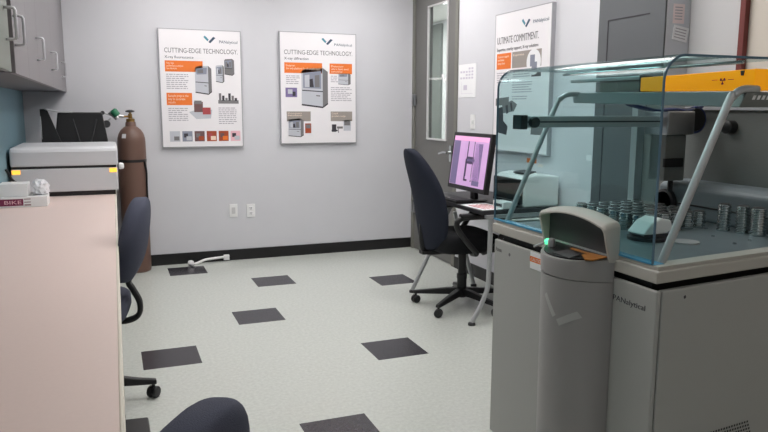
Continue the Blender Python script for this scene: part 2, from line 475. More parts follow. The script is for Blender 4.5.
lines(t, [(.07, .25, .385, 5), (.66, .95, .485, 8), (.66, .76, .38, 4)])
bm = BM(); quad(bm, .06, .21, .495, .58, 0); quad(bm, .09, .15, .51, .55, 1, .0004); quad(bm, .15, .19, .53, .57, 2, .0006)
obj('diffraction_picture', bm, [M['purpled'], M['printl'], M['inkd']], t)
bm = BM(); quad(bm, .07, .385, .71, .80); obj('taupe_block', bm, M['taupe'], t)
bm = BM(); quad(bm, .655, .95, .71, .80); obj('taupe_block', bm, M['taupe'], t)
plabel('block_lettering', t, 'Compact\nbenchtop', M['inkw'], .085, .27, .72, .755)
plabel('block_lettering', t, 'CubiX\nproduct range', M['inkw'], .67, .86, .72, .765)
machine_print(t, .09, .29, .775, .94)
bm = BM(); quad(bm, .31, .39, .82, .91, 0); quad(bm, .32, .38, .83, .865, 1, .0004); obj('sample_picture', bm, [M['printo'], M['gear']], t)
bm = BM(); quad(bm, .67, .73, .83, .90, 0); quad(bm, .665, .75, .88, .895, 0, .0004); quad(bm, .74, .82, .85, .87, 1); quad(bm, .755, .765, .87, .91, 1); quad(bm, .83, .93, .79, .89, 2); quad(bm, .84, .92, .80, .84, 1, .0004)
obj('workstation_picture', bm, [M['inkd'], M['gear'], M['printl']], t)

PW = .715
# poster 3 - right wall
t = poster('white framed poster reading ULTIMATE COMMITMENT on the right wall behind the glass hood', (XR, .345, 1.072), -PI / 2)
logo(t, .5, .075); plabel('logo_lettering', t, 'PANalytical', M['steelblue'], .70, .96, .085, .115)
plabel('heading_lettering', t, 'ULTIMATE COMMITMENT.', M['ink'], .04, .8, .165, .215)
plabel('subheading_lettering', t, 'Expertise, nearby support, X-ray solutions', M['inkd'], .04, .8, .245, .275)
bm = BM(); quad(bm, .04, .32, .285, .40); obj('orange_block', bm, M['orange'], t)
bm = BM(); quad(bm, .34, .86, .285, .40); obj('taupe_block', bm, M['taupe'], t)
plabel('block_lettering', t, 'Customer support\nworldwide\nalways close', M['inkw'], .06, .28, .30, .37)
plabel('block_lettering', t, 'Expertise', M['inkw'], .36, .56, .30, .32)
bm = BM(); lathe(bm, [(.088, -.0308), (.088, -.0296)], (.73 * PW, 0, (1 - .37) * PH), 28, 0, 'y'); quad(bm, .67, .75, .32, .40, 1, .0006); quad(bm, .7, .79, .37, .43, 1, .0008)
obj('round_picture', bm, [M['paper'], M['printb']], t)
lines(t, [(.05, .3, .425, 5), (.36, .8, .425, 3), (.36, .72, .50, 5), (.36, .65, .6, 2)])
bm = BM(); quad(bm, .72, .93, .8, .87, 0); obj('equipment_picture', bm, M['gear'], t)
bm = BM(); quad(bm, .70, .86, .42, .47, 0); obj('equipment_picture', bm, M['inkd'], t)
bm = BM()
def WP(pts, mi, d=0.): prism(bm, [(u * PW, (1 - v) * PH) for u, v in pts], 'y', -.0306 - d, -.0296, mi)
WP([(.04, .615), (.30, .605), (.30, .66), (.04, .67)], 0); WP([(.07, .69), (.19, .675), (.2, .78), (.29, .82), (.27, .885), (.1, .87)], 1, .0002)
WP([(.17, .665), (.36, .63), (.46, .66), (.4, .71), (.2, .725)], 0, .0003); WP([(.24, .67), (.28, .66), (.3, .72), (.26, .73)], 1, .0005); WP([(.33, .65), (.36, .645), (.38, .70), (.35, .71)], 1, .0005)
obj('worker_picture', bm, [M['gear'], M['inkd']], t)

# small wall items
t = thing('paper_notice', 'white paper notice taped to right wall beside the door frame', 'notice', (XR, .985, 1.47), -PI / 2)
obj('paper_sheet', box(BM(), 0, .30, -.003, 0, 0, .27), M['paper'], t)
bm = BM()
for k in range(5):
    for j in range(4): 
        if random.random() < .75: box(bm, .03 + k * .048, .062 + k * .048, -.0036, -.003, .15 + j * .025, .165 + j * .025)
box(bm, .05, .052, -.0036, -.003, .03, .13); box(bm, .05, .25, -.0036, -.003, .03, .032); box(bm, .09, .15, -.0036, -.003, .06, .10)
obj('printed_diagram', bm, M['inkf'], t)
t = thing('light_switch', 'white light switch on right wall below the paper notice', 'light switch', (XR, .76, 1.215), -PI / 2)
obj('cover_plate', box(BM(), 0, .075, -.007, 0, 0, .115), M['white'], t, bevel=.002); obj('toggle', box(BM(), .03, .045, -.018, -.007, .045, .07), M['white'], t)
t = thing('wall_plate', 'blank white wall plate on back wall, next to the outlet', 'wall plate', (.264, YB, .398), 0)
obj('cover_plate', box(BM(), 0, .072, -.007, 0, 0, .118), M['white'], t, bevel=.002); obj('jack_insert', box(BM(), .02, .052, -.009, -.007, .03, .088), M['panelg'], t)
t = thing('power_outlet', 'white power outlet with dark socket holes on back wall', 'outlet', (.42, YB, .39), 0)
obj('cover_plate', box(BM(), 0, .076, -.007, 0, 0, .12), M['white'], t, bevel=.002)
for z in (.022, .068):
    f = obj('socket', box(BM(), .02, .056, -.011, -.007, z, z + .03), M['paper'], t, bevel=.003)
    bm = BM(); box(bm, .028, .032, -.0116, -.011, z + .012, z + .024); box(bm, .043, .047, -.0116, -.011, z + .012, z + .024); lathe(bm, [(.004, -.0116), (.004, -.011)], (.038, 0, z + .007), 10, 0, 'y')
    obj('socket_hole', bm, M['inkd'], f)
t = thing('sticker', 'small orange sticker on right wall under the framed poster', 'sticker', (XR, -.09, 1.0), -PI / 2)
obj('sticker_face', box(BM(), 0, .12, -.002, 0, 0, .032), M['orange'], t)
t = thing('sticker', 'small white label near the dark grey cabinet on right wall', 'sticker', (XR, -.76, 1.06), -PI / 2)
obj('sticker_face', box(BM(), 0, .05, -.002, 0, 0, .035), M['paper'], t)

# white cord lying by the baseboard
bm = BM()
tube(bm, smoothpath([(-.085, 1.86, .012), (-.04, 1.9, .013), (.03, 1.93, .03), (.12, 1.945, .035), (.2, 1.94, .04)]), .011)
t = thing('extension_lead', 'white extension lead lying on the floor along back baseboard', 'lead', (0, 0, 0))
obj('cable', bm, M['white'], t, smooth=True)
bm = BM(); lathe(bm, [(.012, -.03), (.024, -.02), (.026, .0), (.018, .02)], (-.1, 1.845, .027), 14, 0, 'x'); obj('plug', bm, M['white'], t, smooth=True)
bm = BM(); box(bm, .195, .245, 1.925, 1.955, .012, .06); obj('connector', bm, M['white'], t, bevel=.004)

# ------------------------------------------------------------------ tall dark cabinet + notices on its side
t = thing('steel_cabinet', 'tall dark grey steel cabinet standing against right wall', 'cabinet', (2.03, -1.39, 0))
obj('cabinet_body', box(BM(), .012, .168, 0, .54, 0, 2.55), M['cabl'], t, bevel=.003)
bm = BM(); box(bm, 0, .012, .002, .54, .05, 2.54)
obj('door', bm, M['cabd'], t, bevel=.002)
bm = BM(); box(bm, -.003, 0, .115, .455, 1.885, 1.89); box(bm, -.003, 0, .45, .455, .3, 1.885); obj('door_groove', bm, M['inkd'], t)
t = thing('paper_notice', 'upper pink-white paper note taped on the grey cabinet side', 'notice', (2.08, -1.39, 1.826), 0)
obj('paper_sheet', box(BM(), 0, .075, -.003, 0, 0, .10), M['pinkwhite'], t); bm = BM()
for k in range(5): box(bm, .01, .06, -.0036, -.003, .02 + k * .015, .025 + k * .015)
obj('printed_lines', bm, M['inkl'], t)
t = thing('paper_notice', 'lower tilted paper note taped on the grey cabinet side', 'notice', (2.082, -1.39, 1.745), 0)
t.rotation_euler = (0, math.radians(9), 0)
obj('paper_sheet', box(BM(), 0, .10, -.003, 0, 0, .075), M['paper'], t); bm = BM()
for k in range(4): box(bm, .01, .085, -.0036, -.003, .012 + k * .015, .017 + k * .015)
obj('printed_lines', bm, M['inkl'], t)

# ------------------------------------------------------------------ upper cabinets
def handle(parent, y, z=1.655, x=.0):
    bm = BM(); h = .052
    tube(bm, [(x, y, z + h)] + [(x + .034 * s_, y, z + h - c_) for s_, c_ in ((.6, 0), (.9, .002), (1, .008))] + [(x + .034, y, z - h + .008), (x + .034 * .9, y, z - h + .002), (x + .034 * .6, y, z - h), (x, y, z - h)], .0055, 8)
    return obj('handle', bm, M['pull'], parent, smooth=True)
def upper(y0, y1, doors, label, m):
    t = thing('wall_cabinet', label, 'wall cabinet', (-1.02, y0, 0), 0, 'grey wall cabinets over the counter')
    L = y1 - y0
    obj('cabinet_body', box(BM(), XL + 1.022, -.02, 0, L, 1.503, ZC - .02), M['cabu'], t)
    for (a, b, h) in doors:
        dd = obj('door', box(BM(), -.02, 0, a + .001 - y0, b - .001 - y0, 1.50, ZC - .025), m, t, bevel=.0015)
        if h is not None: handle(dd, h - y0)
upper(-3.6, -1.57, [(-3.6, -2.55, None), (-2.55, -1.57, -1.665)], 'greenish grey wall cabinet nearest the camera, left of the dark gap', M['cabg'])
upper(-1.45, -.47, [(-1.45, -.96, -1.425), (-.96, -.47, -.545)], 'grey wall cabinet with two handles just right of the dark gap', M['cab'])
upper(-.47, .49, [(-.47, .49, .40)], 'grey wall cabinet in the middle of the long run', M['cab'])
upper(.49, YB - .004, [(.49, 1.5, 1.42), (1.5, YB - .004, None)], 'grey wall cabinet at the far end touching back wall', M['cab'])
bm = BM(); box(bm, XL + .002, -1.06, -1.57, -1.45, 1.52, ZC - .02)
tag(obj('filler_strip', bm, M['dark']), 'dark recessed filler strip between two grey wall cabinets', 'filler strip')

# ------------------------------------------------------------------ counter
t = thing('counter', 'long pink-beige laminate counter along left wall', 'counter', (0, 0, 0))
ZT = .79
obj('worktop', prism(BM(), [(XL + .002, -5.2), (-.738, -5.2), (-.692, YB - .014), (XL + .002, YB - .014)], 'z', ZT - .035, ZT), M['laminate'], t)
obj('edge_band', prism(BM(), [(-.738, -5.2), (-.728, -5.2), (-.681, YB - .014), (-.692, YB - .014)], 'z', ZT - .035, ZT - .0005), M['edge'], t, bevel=.003)
for y in (-5.1, -2.3, -.2, 1.35):
    obj('support_panel', box(BM(), XL + .002, -.78, y, y + .03, 0, ZT - .035), M['panelg'], t)
tag(obj('footrest', prism(BM(), [(-.98, .0), (-.615, .0), (-.62, .035), (-.97, .05)], 'y', -1.75, -1.29), M['plastic'], bevel=.006),
    'flat black footrest on the floor under the counter edge', 'footrest')
bm = BM(); tube(bm, smoothpath([(-.80, -1.95, .75), (-.79, -1.95, .5), (-.72, -1.93, .22), (-.692, -1.90, .08), (-.70, -1.84, .008), (-1.2, -1.82, .008)]), .006)
tag(obj('white_cable', bm, M['white'], smooth=True), 'white cable hanging from the counter edge to the floor', 'cable')

# bench-top grey instrument
t = thing('benchtop_analyzer', 'grey bench-top analyzer with two amber lights on the counter', 'analyzer', (-1.0, .735, ZT))
xl, xr, dp = -.322, .332, .78
bm = BM(); prism(bm, [(0, .20), (dp, .20), (dp, .325), (.04, .325), (.012, .313), (0, .295)], 'x', xl - .003, xr)
obj('lid', bm, M['instr'], t, bevel=.012, seg=3)
obj('body', box(BM(), xl, xr - .005, 0, dp, .03, .185), M['instr'], t, bevel=.006)
obj('gap_seal', box(BM(), xl + .006, xr - .012, .008, dp, .18, .205), M['plastic'], t)
obj('foot_plinth', box(BM(), xl + .03, xr - .025, .012, dp - .05, 0, .032), M['plastic'], t)
for a, b in ((-.318, -.268), (.275, .322)):
    L = obj('amber_light', box(BM(), a, b, -.004, .001, .153, .18), M['lit_amber'], t)
bm = BM(); lathe(bm, [(.02, .336), (.024, .345), (.02, .365), (.01, .37)], (0, .04, .19), 14, 0, 'x'); obj('side_knob', bm, M['paper'], t, smooth=True)

# black case standing behind it
t = thing('equipment_case', 'black boxy case with splayed sides behind the grey analyzer', 'case', (-.92, 1.60, ZT))
bm = BM()
prism(bm, [(-.19, 0), (.20, 0), (.195, .33), (.162, .55), (-.155, .55), (-.19, .3)], 'y', -.03, .12)
obj('case_shell', bm, M['plastic'], t, bevel=.01)
bm = BM(); prism(bm, [(-.275, .28), (-.19, .23), (-.13, .3), (-.225, .575), (-.275, .575)], 'y', -.045, -.03); obj('side_flap', bm, M['plastic'], t, bevel=.004)
bm = BM(); tube(bm, smoothpath([(-.24, -.05, .575), (-.15, -.045, .555), (-.05, -.04, .553)]), .006); tube(bm, [(-.27, -.06, .35), (-.272, -.06, .52)], .003); obj('clip_rod', bm, M['satin'], t, smooth=True)
bm = BM(); tube(bm, [(.0, -.034, .06), (.12, -.034, .5)], .006); tube(bm, [(-.05, -.034, .5), (.02, -.034, .2)], .006); obj('rib', bm, M['plastic2'], t)

# white carton + crumpled bag + black cable
t = thing('carton', 'small white carton with a maroon printed band on the counter', 'box', (-1.335, .24, ZT))
obj('carton_body', box(BM(), .0, .255, 0, .17, 0, .062), M['white'], t, bevel=.002)
bm = BM(); box(bm, 0, .125, -.0012, 0, .010, .05, 0); box(bm, .13, .165, -.0012, 0, .010, .016, 0); box(bm, .13, .165, -.0012, 0, .046, .05, 0); box(bm, .13, .165, -.0012, 0, .028, .032, 0)
obj('maroon_band', bm, M['maroon'], t)
text('band_lettering', 'BIKE', M['pinkpaper'], t, ((.025, -.0014, .02), .09, .02))
obj('carton_lid', box(BM(), 0, .15, .02, .17, .063, .138), M['white'], t, bevel=.002)
bm = BM(); bmesh.ops.create_icosphere(bm, subdivisions=3, radius=1)
for v in bm.verts:
    k = 1 + random.uniform(-.2, .2)
    v.co = Vector((v.co.x * .05 * k, v.co.y * .06 * k, max(-.036, v.co.z * .055 * k)))
o = obj('plastic_bag', bm, M['film']); o.location = (-1.125, .34, ZT + .099)
tag(o, 'crumpled clear-white plastic bag lying on the small white carton', 'bag')
bm = BM(); tube(bm, smoothpath([(-1.335, .60, .99), (-1.325, .60, .97), (-1.31, .61, .93), (-1.29, .66, .90), (-1.27, .73, .885)]), .008)
o = obj('black_cable', bm, M['plastic'], smooth=True)
tag(o, 'short black cable from left wall to the grey analyzer', 'cable')

# ------------------------------------------------------------------ gas cylinder
t = thing('gas_cylinder', 'brown compressed gas cylinder standing at counter end', 'gas cylinder', (-.545, 1.825, 0))
bm = BM()
lathe(bm, [(.095, 0), (.108, .008), (.111, .03), (.111, 1.09), (.108, 1.13), (.098, 1.165), (.08, 1.195), (.058, 1.215), (.042, 1.225), (.040, 1.255), (.036, 1.262)], n=40)
obj('cylinder_body', bm, M['brown'], t, smooth=True, auto=35)
bm = BM(); lathe(bm, [(.034, 1.26), (.034, 1.285), (.016, 1.29), (.016, 1.325), (.01, 1.33), (.01, 1.345)], n=16); tube(bm, [(-.01, 0, 1.305), (-.06, -.01, 1.305)], .009)
obj('valve', bm, M['brass'], t, smooth=True, auto=35)
bm = BM(); lathe(bm, [(.012, 1.338), (.034, 1.342), (.036, 1.352), (.012, 1.36)], n=8); obj('hand_wheel', bm, M['plastic2'], t)
rg = BM(); tube(rg, [(-.055, -.01, 1.305), (-.10, -.02, 1.31)], .014, 12); tube(rg, [(-.10, -.02, 1.29), (-.155, -.03, 1.345)], .02, 12); tube(rg, [(-.13, -.02, 1.31), (-.20, -.02, 1.335)], .007); tube(rg, [(-.15, -.02, 1.29), (-.185, -.02, 1.26)], .007)
r0 = obj('regulator', rg, M['steel'], t, smooth=True, auto=35)
bm = BM(); lathe(bm, [(.02, -.03), (.028, -.026), (.03, .02), (.018, .032)], n=16)
bmesh.ops.rotate(bm, verts=bm.verts, matrix=Matrix.Rotation(-.7, 3, 'Y')); bmesh.ops.translate(bm, verts=bm.verts, vec=(-.115, -.05, 1.335)); obj('green_cap', bm, M['green'], r0, smooth=True, auto=35)
for px, pz in ((-.185, 1.245), (-.21, 1.335)):
    bm = BM(); rr = .03 if pz < 1.3 else .016
    lathe(bm, [(rr, -.045), (rr, -.015), (rr * .6, -.01)], (px, -.0, pz), 18, 0, 'y'); obj('gauge', bm, M['plastic2'], r0, smooth=True, auto=35)
bm = BM(); lathe(bm, [(.1105, .93), (.1125, .932), (.1125, .952), (.1105, .954)], n=40); tube(bm, smoothpath([(.09, -.075, .94), (.104, -.062, .85), (.102, -.064, .7), (.106, -.058, .52)]), .008); obj('strap', bm, M['plastic'], t, smooth=True, auto=35)
bm = BM(); 
for k in range(7):
    a0 = -2.35 + k * .05; a1 = a0 + .05; r_ = .1085
    vs = [bm.verts.new((r_ * math.cos(a), r_ * math.sin(a), z)) for a, z in ((a0, 1.13), (a1, 1.13), (a1, 1.165), (a0, 1.165))]
    for v in vs:
        if v.co.z > 1.15: v.co.x *= .92; v.co.y *= .92
    bm.faces.new(vs)
obj('paper_label', bm, M['paper'], t)

# ------------------------------------------------------------------ office chairs
def backrest_bm(z0, z1, w_mid, w_top, w_bot, thick, x_of_z, curve=.05, nz=18, n=28, e_top=2.6, pw=.62):
    rings = []
    for i in range(nz + 1):
        s = -1 + 2 * i / nz
        s = math.sin(s * PI / 2)                         # crowd rings towards the ends
        k = (1 - abs(s) ** e_top) ** (1 / e_top) if abs(s) < .9999 else .02
        k = max(k, .03)
        z = (z0 + z1) / 2 + s * (z1 - z0) / 2
        w = w_mid + ((w_top - w_mid) * max(s, 0) ** 1.6 if s > 0 else (w_bot - w_mid) * (-s) ** 1.6)
        w *= k; tk = thick * (.35 + .65 * k) if abs(s) < .999 else thick * .2
        ring = []
        for a in range(n):
            A = 2 * PI * a / n
            y = w * spow(math.cos(A), pw); x = tk * spow(math.sin(A), .8)
            ring.append((x_of_z(z) + x + curve * (y / .22) ** 2, y, z))
        rings.append(ring)
    return loft(BM(), rings)

def seat_bm(z, th, hw, hd, n=36, nz=8, dip=.012):
    rings = []
    for i in range(nz + 1):
        s = math.sin((-1 + 2 * i / nz) * PI / 2)
        k = max(.06, (1 - abs(s) ** 3) ** (1 / 3)) if abs(s) < .9999 else .45
        k = .82 + .18 * k if abs(s) < .9999 else .7
        ring = []
        for a in range(n):
            A = 2 * PI * a / n
            x = hd * k * spow(math.cos(A), .5); y = hw * k * spow(math.sin(A), .5)
            zz = z + s * th / 2
            if x > hd * .5: zz -= .05 * ((x - hd * .5) / (hd * .5)) ** 2 * .7
            ring.append((x, y, zz))
        rings.append(ring)
    return loft(BM(), rings)

def caster_set(t, R, a0, m=M['plastic'], legz=.09):
    for k in range(5):
        a = a0 + k * 2 * PI / 5; c, s = math.cos(a), math.sin(a)
        bm = BM()
        def P(r, y, z): return (r * c - y * s, r * s + y * c, z)
        rings = []
        for r_, hw, zt, zb in ((.02, .03, .135, .085), (.10, .027, .128, .085), (R * .75, .021, .105, .075), (R + .015, .017, .09, .068)):
            rings.append([P(r_, -hw, zb), P(r_, hw, zb), P(r_, hw * .7, zt), P(r_, -hw * .7, zt)])
        loft(bm, rings)
        leg = obj('base_leg', bm, m, t, bevel=.004)
        bm = BM()
        ang = a + .9 + k
        for off in (-.014, .014):
            ring0 = []
            prof = [(.0255, -.009), (.0285, -.005), (.0285, .005), (.0255, .009)]
            b2 = BM(); lathe(b2, [(r_, h + off) for r_, h in prof], (0, 0, 0), 18, 0, 'y')
            me = bpy.data.meshes.new('w'); bmesh.ops.rotate(b2, verts=b2.verts, matrix=Matrix.Rotation(ang, 3, 'Z'))
            bmesh.ops.translate(b2, verts=b2.verts, vec=(R * c, R * s, .0285)); b2.to_mesh(me); b2.free(); bm.from_mesh(me); bpy.data.meshes.remove(me)
        lathe(bm, [(.008, .03), (.008, .075)], (R * c, R * s, 0), 10)
        obj('caster', bm, m, leg, smooth=True, auto=40)

def task_chair(label, loc, rz, group=None, dz=0.):
    t = thing('office_chair', label, 'office chair', loc, rz, group)
    def xz(z):
        q = z - dz
        return -.2 - .035 * ((q - .77) / .215) if q > .77 else -.2 + .055 * ((.77 - q) / .16) ** 1.3
    obj('backrest', backrest_bm(.60 + dz, .985 + dz, .22, .19, .17, .056, xz, .022, e_top=2.5), M['greyfab'], t, smooth=True)
    sb = seat_bm(.475, .09, .24, .215); bmesh.ops.translate(sb, verts=sb.verts, vec=(.052, 0, 0))
    obj('seat', sb, M['greyfab'], t, smooth=True)
    bm = BM()
    pth = smoothpath([(-.225, 0, .74 + dz), (-.20, 0, .66 + dz), (-.165, 0, .60 + dz), (-.18, 0, .55), (-.208, 0, .485), (-.20, 0, .425), (-.14, 0, .40), (-.03, 0, .41)], 6)
    for off in (-.014, 0, .014): tube(bm, [(p.x, p.y + off, p.z) for p in pth], .012, 8)
    obj('back_bar', bm, M['plastic'], t, smooth=True)
    bm = BM(); lathe(bm, [(.03, .07), (.03, .22), (.022, .225), (.022, .40), (.05, .405), (.05, .425)], n=20); box(bm, -.1, .1, -.08, .08, .41, .43)
    obj('gas_column', bm, M['plastic'], t, smooth=True, auto=40)
    caster_set(t, .25, 3.14 + .16)
    return t
c1 = task_chair('slate blue office chair at counter before the brown gas cylinder', (-.829, -1.0, 0), PI - .13, dz=-.012)
c2 = task_chair('slate blue office chair nearest the camera, only its top showing', (-.805, -3.20, 0), PI - .6, dz=-.066)

def manager_chair(label, loc, rz):
    t = thing('office_chair', label, 'office chair', loc, rz)
    xz = lambda z: -.265 - .13 * ((z - .5) / .6) - .025 * math.cos((z - .78) / .32 * PI / 2) * -1
    obj('backrest', backrest_bm(.425, 1.115, .235, .165, .235, .05, xz, .055, nz=24, e_top=2.8, pw=.6), M['navy'], t, smooth=True)
    obj('seat', seat_bm(.48, .12, .255, .25), M['blackfab'], t, smooth=True)
    bm = BM(); box(bm, -.31, -.12, -.035, .035, .395, .415); tube(bm, smoothpath([(-.14, 0, .405), (-.27, 0, .41), (-.30, 0, .48), (-.30, 0, .60)]), .022)
    obj('back_bar', bm, M['plastic'], t)
    for s in (-1, 1):
        bm = BM()
        y = s * .29
        pth = smoothpath([(-.02, s * .2, .42), (-.03, y, .44), (-.10, y, .52), (-.17, y, .62), (-.14, y, .672), (.0, y, .68), (.14, y, .675), (.2, y, .64), (.16, y, .56), (.10, y, .47), (.06, s * .2, .42)], 6)
        tube(bm, pth, .019, 10)
        arm = obj('armrest', bm, M['plastic'], t, smooth=True)
        obj('arm_pad', box(BM(), -.15, .18, y - .028, y + .028, .675, .705), M['plastic'], arm, bevel=.012, seg=3)
    bm = BM(); lathe(bm, [(.034, .07), (.034, .20), (.037, .205), (.037, .235), (.028, .24), (.028, .39), (.06, .395), (.06, .42)], n=20); box(bm, -.12, .12, -.1, .1, .405, .425)
    obj('gas_column', bm, M['plastic'], t, smooth=True, auto=40)
    caster_set(t, .33, math.radians(143) - rz)
    return t
c3 = manager_chair('high-backed navy office chair with loop arms at the computer desk', (1.54, -.115, 0), math.radians(-4))

# ------------------------------------------------------------------ computer desk
DZ_ = .74
t = thing('computer_desk', 'dark-topped computer desk with silver splayed legs on right wall', 'desk', (1.45, -.535, 0))
DL, DD = .99, .59
obj('desk_top', box(BM(), 0, DD, 0, DL, DZ_ - .028, DZ_), M['plastic2'], t, bevel=.004)
for y in (.0 - .012, DL - .12):
    bm = BM()
    def bar(p, q, w=.02):
        tube(bm, [p, q], w, 12)
    yy = y + .012
    pts = smoothpath([(-.055, yy, .018), (-.01, yy, .09), (.03, yy, .17), (.055, yy, .24), (.062, yy, .36), (.065, yy, .712)], 5)
    if y > .5: pts = [(-.085, yy, .018), (.26, yy, .712)]
    tube(bm, pts, .016, 12)
    if y > .5: tube(bm, [(.44, yy, .018), (.26, yy, .6)], .016, 12)
    else: tube(bm, smoothpath([(.5, yy, .018), (.42, yy, .14), (.39, yy, .3), (.385, yy, .712)], 5), .016, 12)
    box(bm, .03, .45, yy - .02, yy + .02, .69, .711)
    lg = obj('leg', bm, M['satin'], t, smooth=True, auto=40)
    bm = BM()
    for fx in ((-.055 if y < .5 else -.085), (.5 if y < .5 else .44)): lathe(bm, [(.024, 0), (.024, .014), (.018, .02)], (fx, yy, 0), 14)
    obj('foot', bm, M['plastic'], lg)
# monitor
t = thing('monitor', 'black flat monitor showing a lilac screen on the computer desk', 'monitor', (1.60, -.075, DZ_), 0)
Mt = Matrix.Translation((-.03, 0, .075)) @ Matrix.Rotation(math.radians(7.5), 4, 'Y')
def mbox(bm, *a, mi=0): return box(bm, *a, mi=mi, M=Mt)
Mt = Mt @ Matrix.Diagonal((1, 1.07, 1.1, 1))
bm = BM(); mbox(bm, 0, .035, -.255, .255, 0, .365); obj('bezel', bm, M['plastic'], t, bevel=.004)
bm = BM(); mbox(bm, -.0015, .0, -.232, .232, .028, .342, mi=0)
sc = bm
mbox(sc, -.0022, -.0015, -.225, .225, .315, .338, mi=1)
for (a, b, c, d_, mi) in ((.14, .225, .03, .31, 2), (-.225, -.05, .07, .30, 0), (-.165, -.075, .04, .30, 2), (-.06, -.052, .06, .31, 3), (.02, .03, .09, .31, 3), (-.07, .03, .17, .215, 3), (-.08, .02, .185, .2, 2), (.025, .04, .06, .2, 3), (-.005, .03, .06, .072, 3)):
    mbox(sc, -.003, -.0016, a, b, c, d_, mi=mi)
obj('screen', sc, [M['purple'], M['purplel'], M['purpled'], M['screenk']], t)
bm = BM(); lathe(bm, [(.085, 0), (.085, .008), (.07, .014)], (.055, 0, 0), 28); box(bm, .03, .06, -.03, .03, .01, .18); obj('stand', bm, M['plastic'], t)
# keyboard
t = thing('keyboard', 'black keyboard lying before the monitor on the desk', 'keyboard', (1.452, -.08, DZ_))
bm = BM(); box(bm, 0, .128, -.1, .32, 0, .018); obj('keyboard_case', bm, M['plastic'], t, bevel=.004)
bm = BM()
for r_ in range(5):
    for k in range(15): box(bm, .008 + r_ * .024, .028 + r_ * .024, -.095 + k * .0275, -.071 + k * .0275, .018, .024)
obj('keys', bm, M['plastic2'], t)
# papers
def sheet(label, x, y, rz, printm):
    t = thing('paper', label, 'paper', (x, y, DZ_), rz)
    obj('paper_sheet', box(BM(), -.1, .1, -.14, .14, 0.0005, .003), M['paper'], t)
    bm = BM(); 
    for k in range(5): box(bm, -.07 + k * .03, -.055 + k * .03, -.11, .1, .003, .0035)
    obj('printed_lines', bm, printm, t)
sheet('loose paper with red printing at the desk front corner', 1.56, -.375, .05, M['printr'])
# mouse-like white docking box
t = thing('paper_tray', 'small white tray on the desk right of the monitor', 'tray', (1.615, -.515, DZ_))
bm = BM(); box(bm, 0, .075, 0, .13, 0, .045); obj('tray_body', bm, M['white'], t, bevel=.004)
obj('tray_slot', box(BM(), -.001, .0, .015, .115, .012, .03), M['plastic2'], t)
# printer
t = thing('printer', 'white printer with a black front seen through hood glass on the desk', 'printer', (1.765, -.52, DZ_))
bm = BM(); prism(bm, [(0, 0), (.27, 0), (.27, .2), (.10, .215), (.03, .205), (0, .18)], 'y', 0, .37); obj('printer_body', bm, M['white'], t, bevel=.015, seg=3)
obj('front_panel', box(BM(), -.02, .0, .01, .36, .02, .185), M['plastic'], t, bevel=.008)
obj('output_tray', box(BM(), -.05, -.02, .06, .31, .03, .045), M['plastic2'], t, bevel=.004)
bm = BM(); prism(bm, [(.04, .212), (.12, .225), (.12, .232), (.04, .222)], 'y', .05, .2); obj('control_panel', bm, M['plastic2'], t)

# ------------------------------------------------------------------ the x-ray spectrometer
t = thing('xray_spectrometer', 'grey floor-standing x-ray spectrometer with a blue-tinted glass hood', 'analyzer', (-.0714, -.4367, .1377))
MS = .9
t.scale = (MS, MS, MS)          # sized so that the deck stands .93 m high
ZB = -.153                      # floor level in the unit's own measure
H = .88
AY, BY, FX = -1.664, -2.668, .868
# plan of the end face: 6 degrees off square
def end(x, off=0): return BY + off + (x - FX) * .105
RX = 2.0
def plan(bm, x0, x1, y0, off, z0, z1, mi=0):
    """slab from x0..x1, y from end(x)+off to y0"""
    prism(bm, [(x0, end(x0, off)), (x1, end(x1, off)), (x1, y0), (x0, y0)], 'z', z0, z1, mi)
    return bm
# cabinet: front panels and end panel
bm = BM(); prism(bm, [(FX + .018, end(FX, .012)), (RX, end(RX, .02)), (RX, AY - .03), (FX + .018, AY - .03)], 'z', ZB + .08, .79); obj('cabinet_core', bm, M['inner'], t)
obj('plinth', plan(BM(), FX + .05, RX - .05, AY - .06, .05, ZB, ZB + .08), M['plastic'], t)
obj('front_panel', box(BM(), FX, FX + .018, -2.16, AY - .022, ZB + .05, .803), M['mach'], t, bevel=.005, seg=3)
obj('front_panel', box(BM(), FX, FX + .018, end(FX, -.022), -2.165, ZB + .05, .808), M['mach'], t, bevel=.005, seg=3)
bm = BM(); prism(bm, [(FX + .021, end(FX, -.024)), (RX, end(RX, -.024)), (RX, end(RX, 0.)), (FX + .021, end(FX, 0.))], 'z', ZB + .05, .808); obj('end_panel', bm, M['mach'], t, bevel=.005, seg=3)
bm = BM()
nrm = Vector((.105, -1, 0)).normalized(); ux = Vector((1, .105, 0)).normalized()
def onend(x, z, d=.002): 
    p = Vector((x, end(x, -.024), z)) + nrm * d
    return p
for r_ in range(9):
    for k in range(18):
        x = 1.13 + k * .0137 + r_ * .006; z = .272 - r_ * .014
        p = onend(x, z); q = ux * .0045; w = Vector((0, 0, .004))
        bm.faces.new([bm.verts.new(p - q - w), bm.verts.new(p + q - w), bm.verts.new(p + q + w), bm.verts.new(p - q + w)])
obj('vent_holes', bm, M['plastic'], t)
bm = BM()
for x, z in ((.992, .778),):
    p = onend(x, z); q = ux * .006
    bm.faces.new([bm.verts.new(p + q * math.cos(a) + Vector((0, 0, .006 * math.sin(a)))) for a in [k * PI / 5 for k in range(10)]])
obj('panel_screw', bm, M['inkd'], t)
text('brand_lettering', 'PANalytical', M['inkd'], t, ((FX - .0004, -2.488, .727), .155, .024), ux=(0, -1, 0))
bm = BM(); lathe(bm, [(.007, FX - .001), (.007, FX + .001)], (0, -2.462, .775), 12, 0, 'x'); obj('badge_dot', bm, M['inkd'], t)
text('model_lettering', 'Axios', M['ink'], t, ((FX - .0004, -1.70, .752), .05, .02), ux=(0, -1, 0))
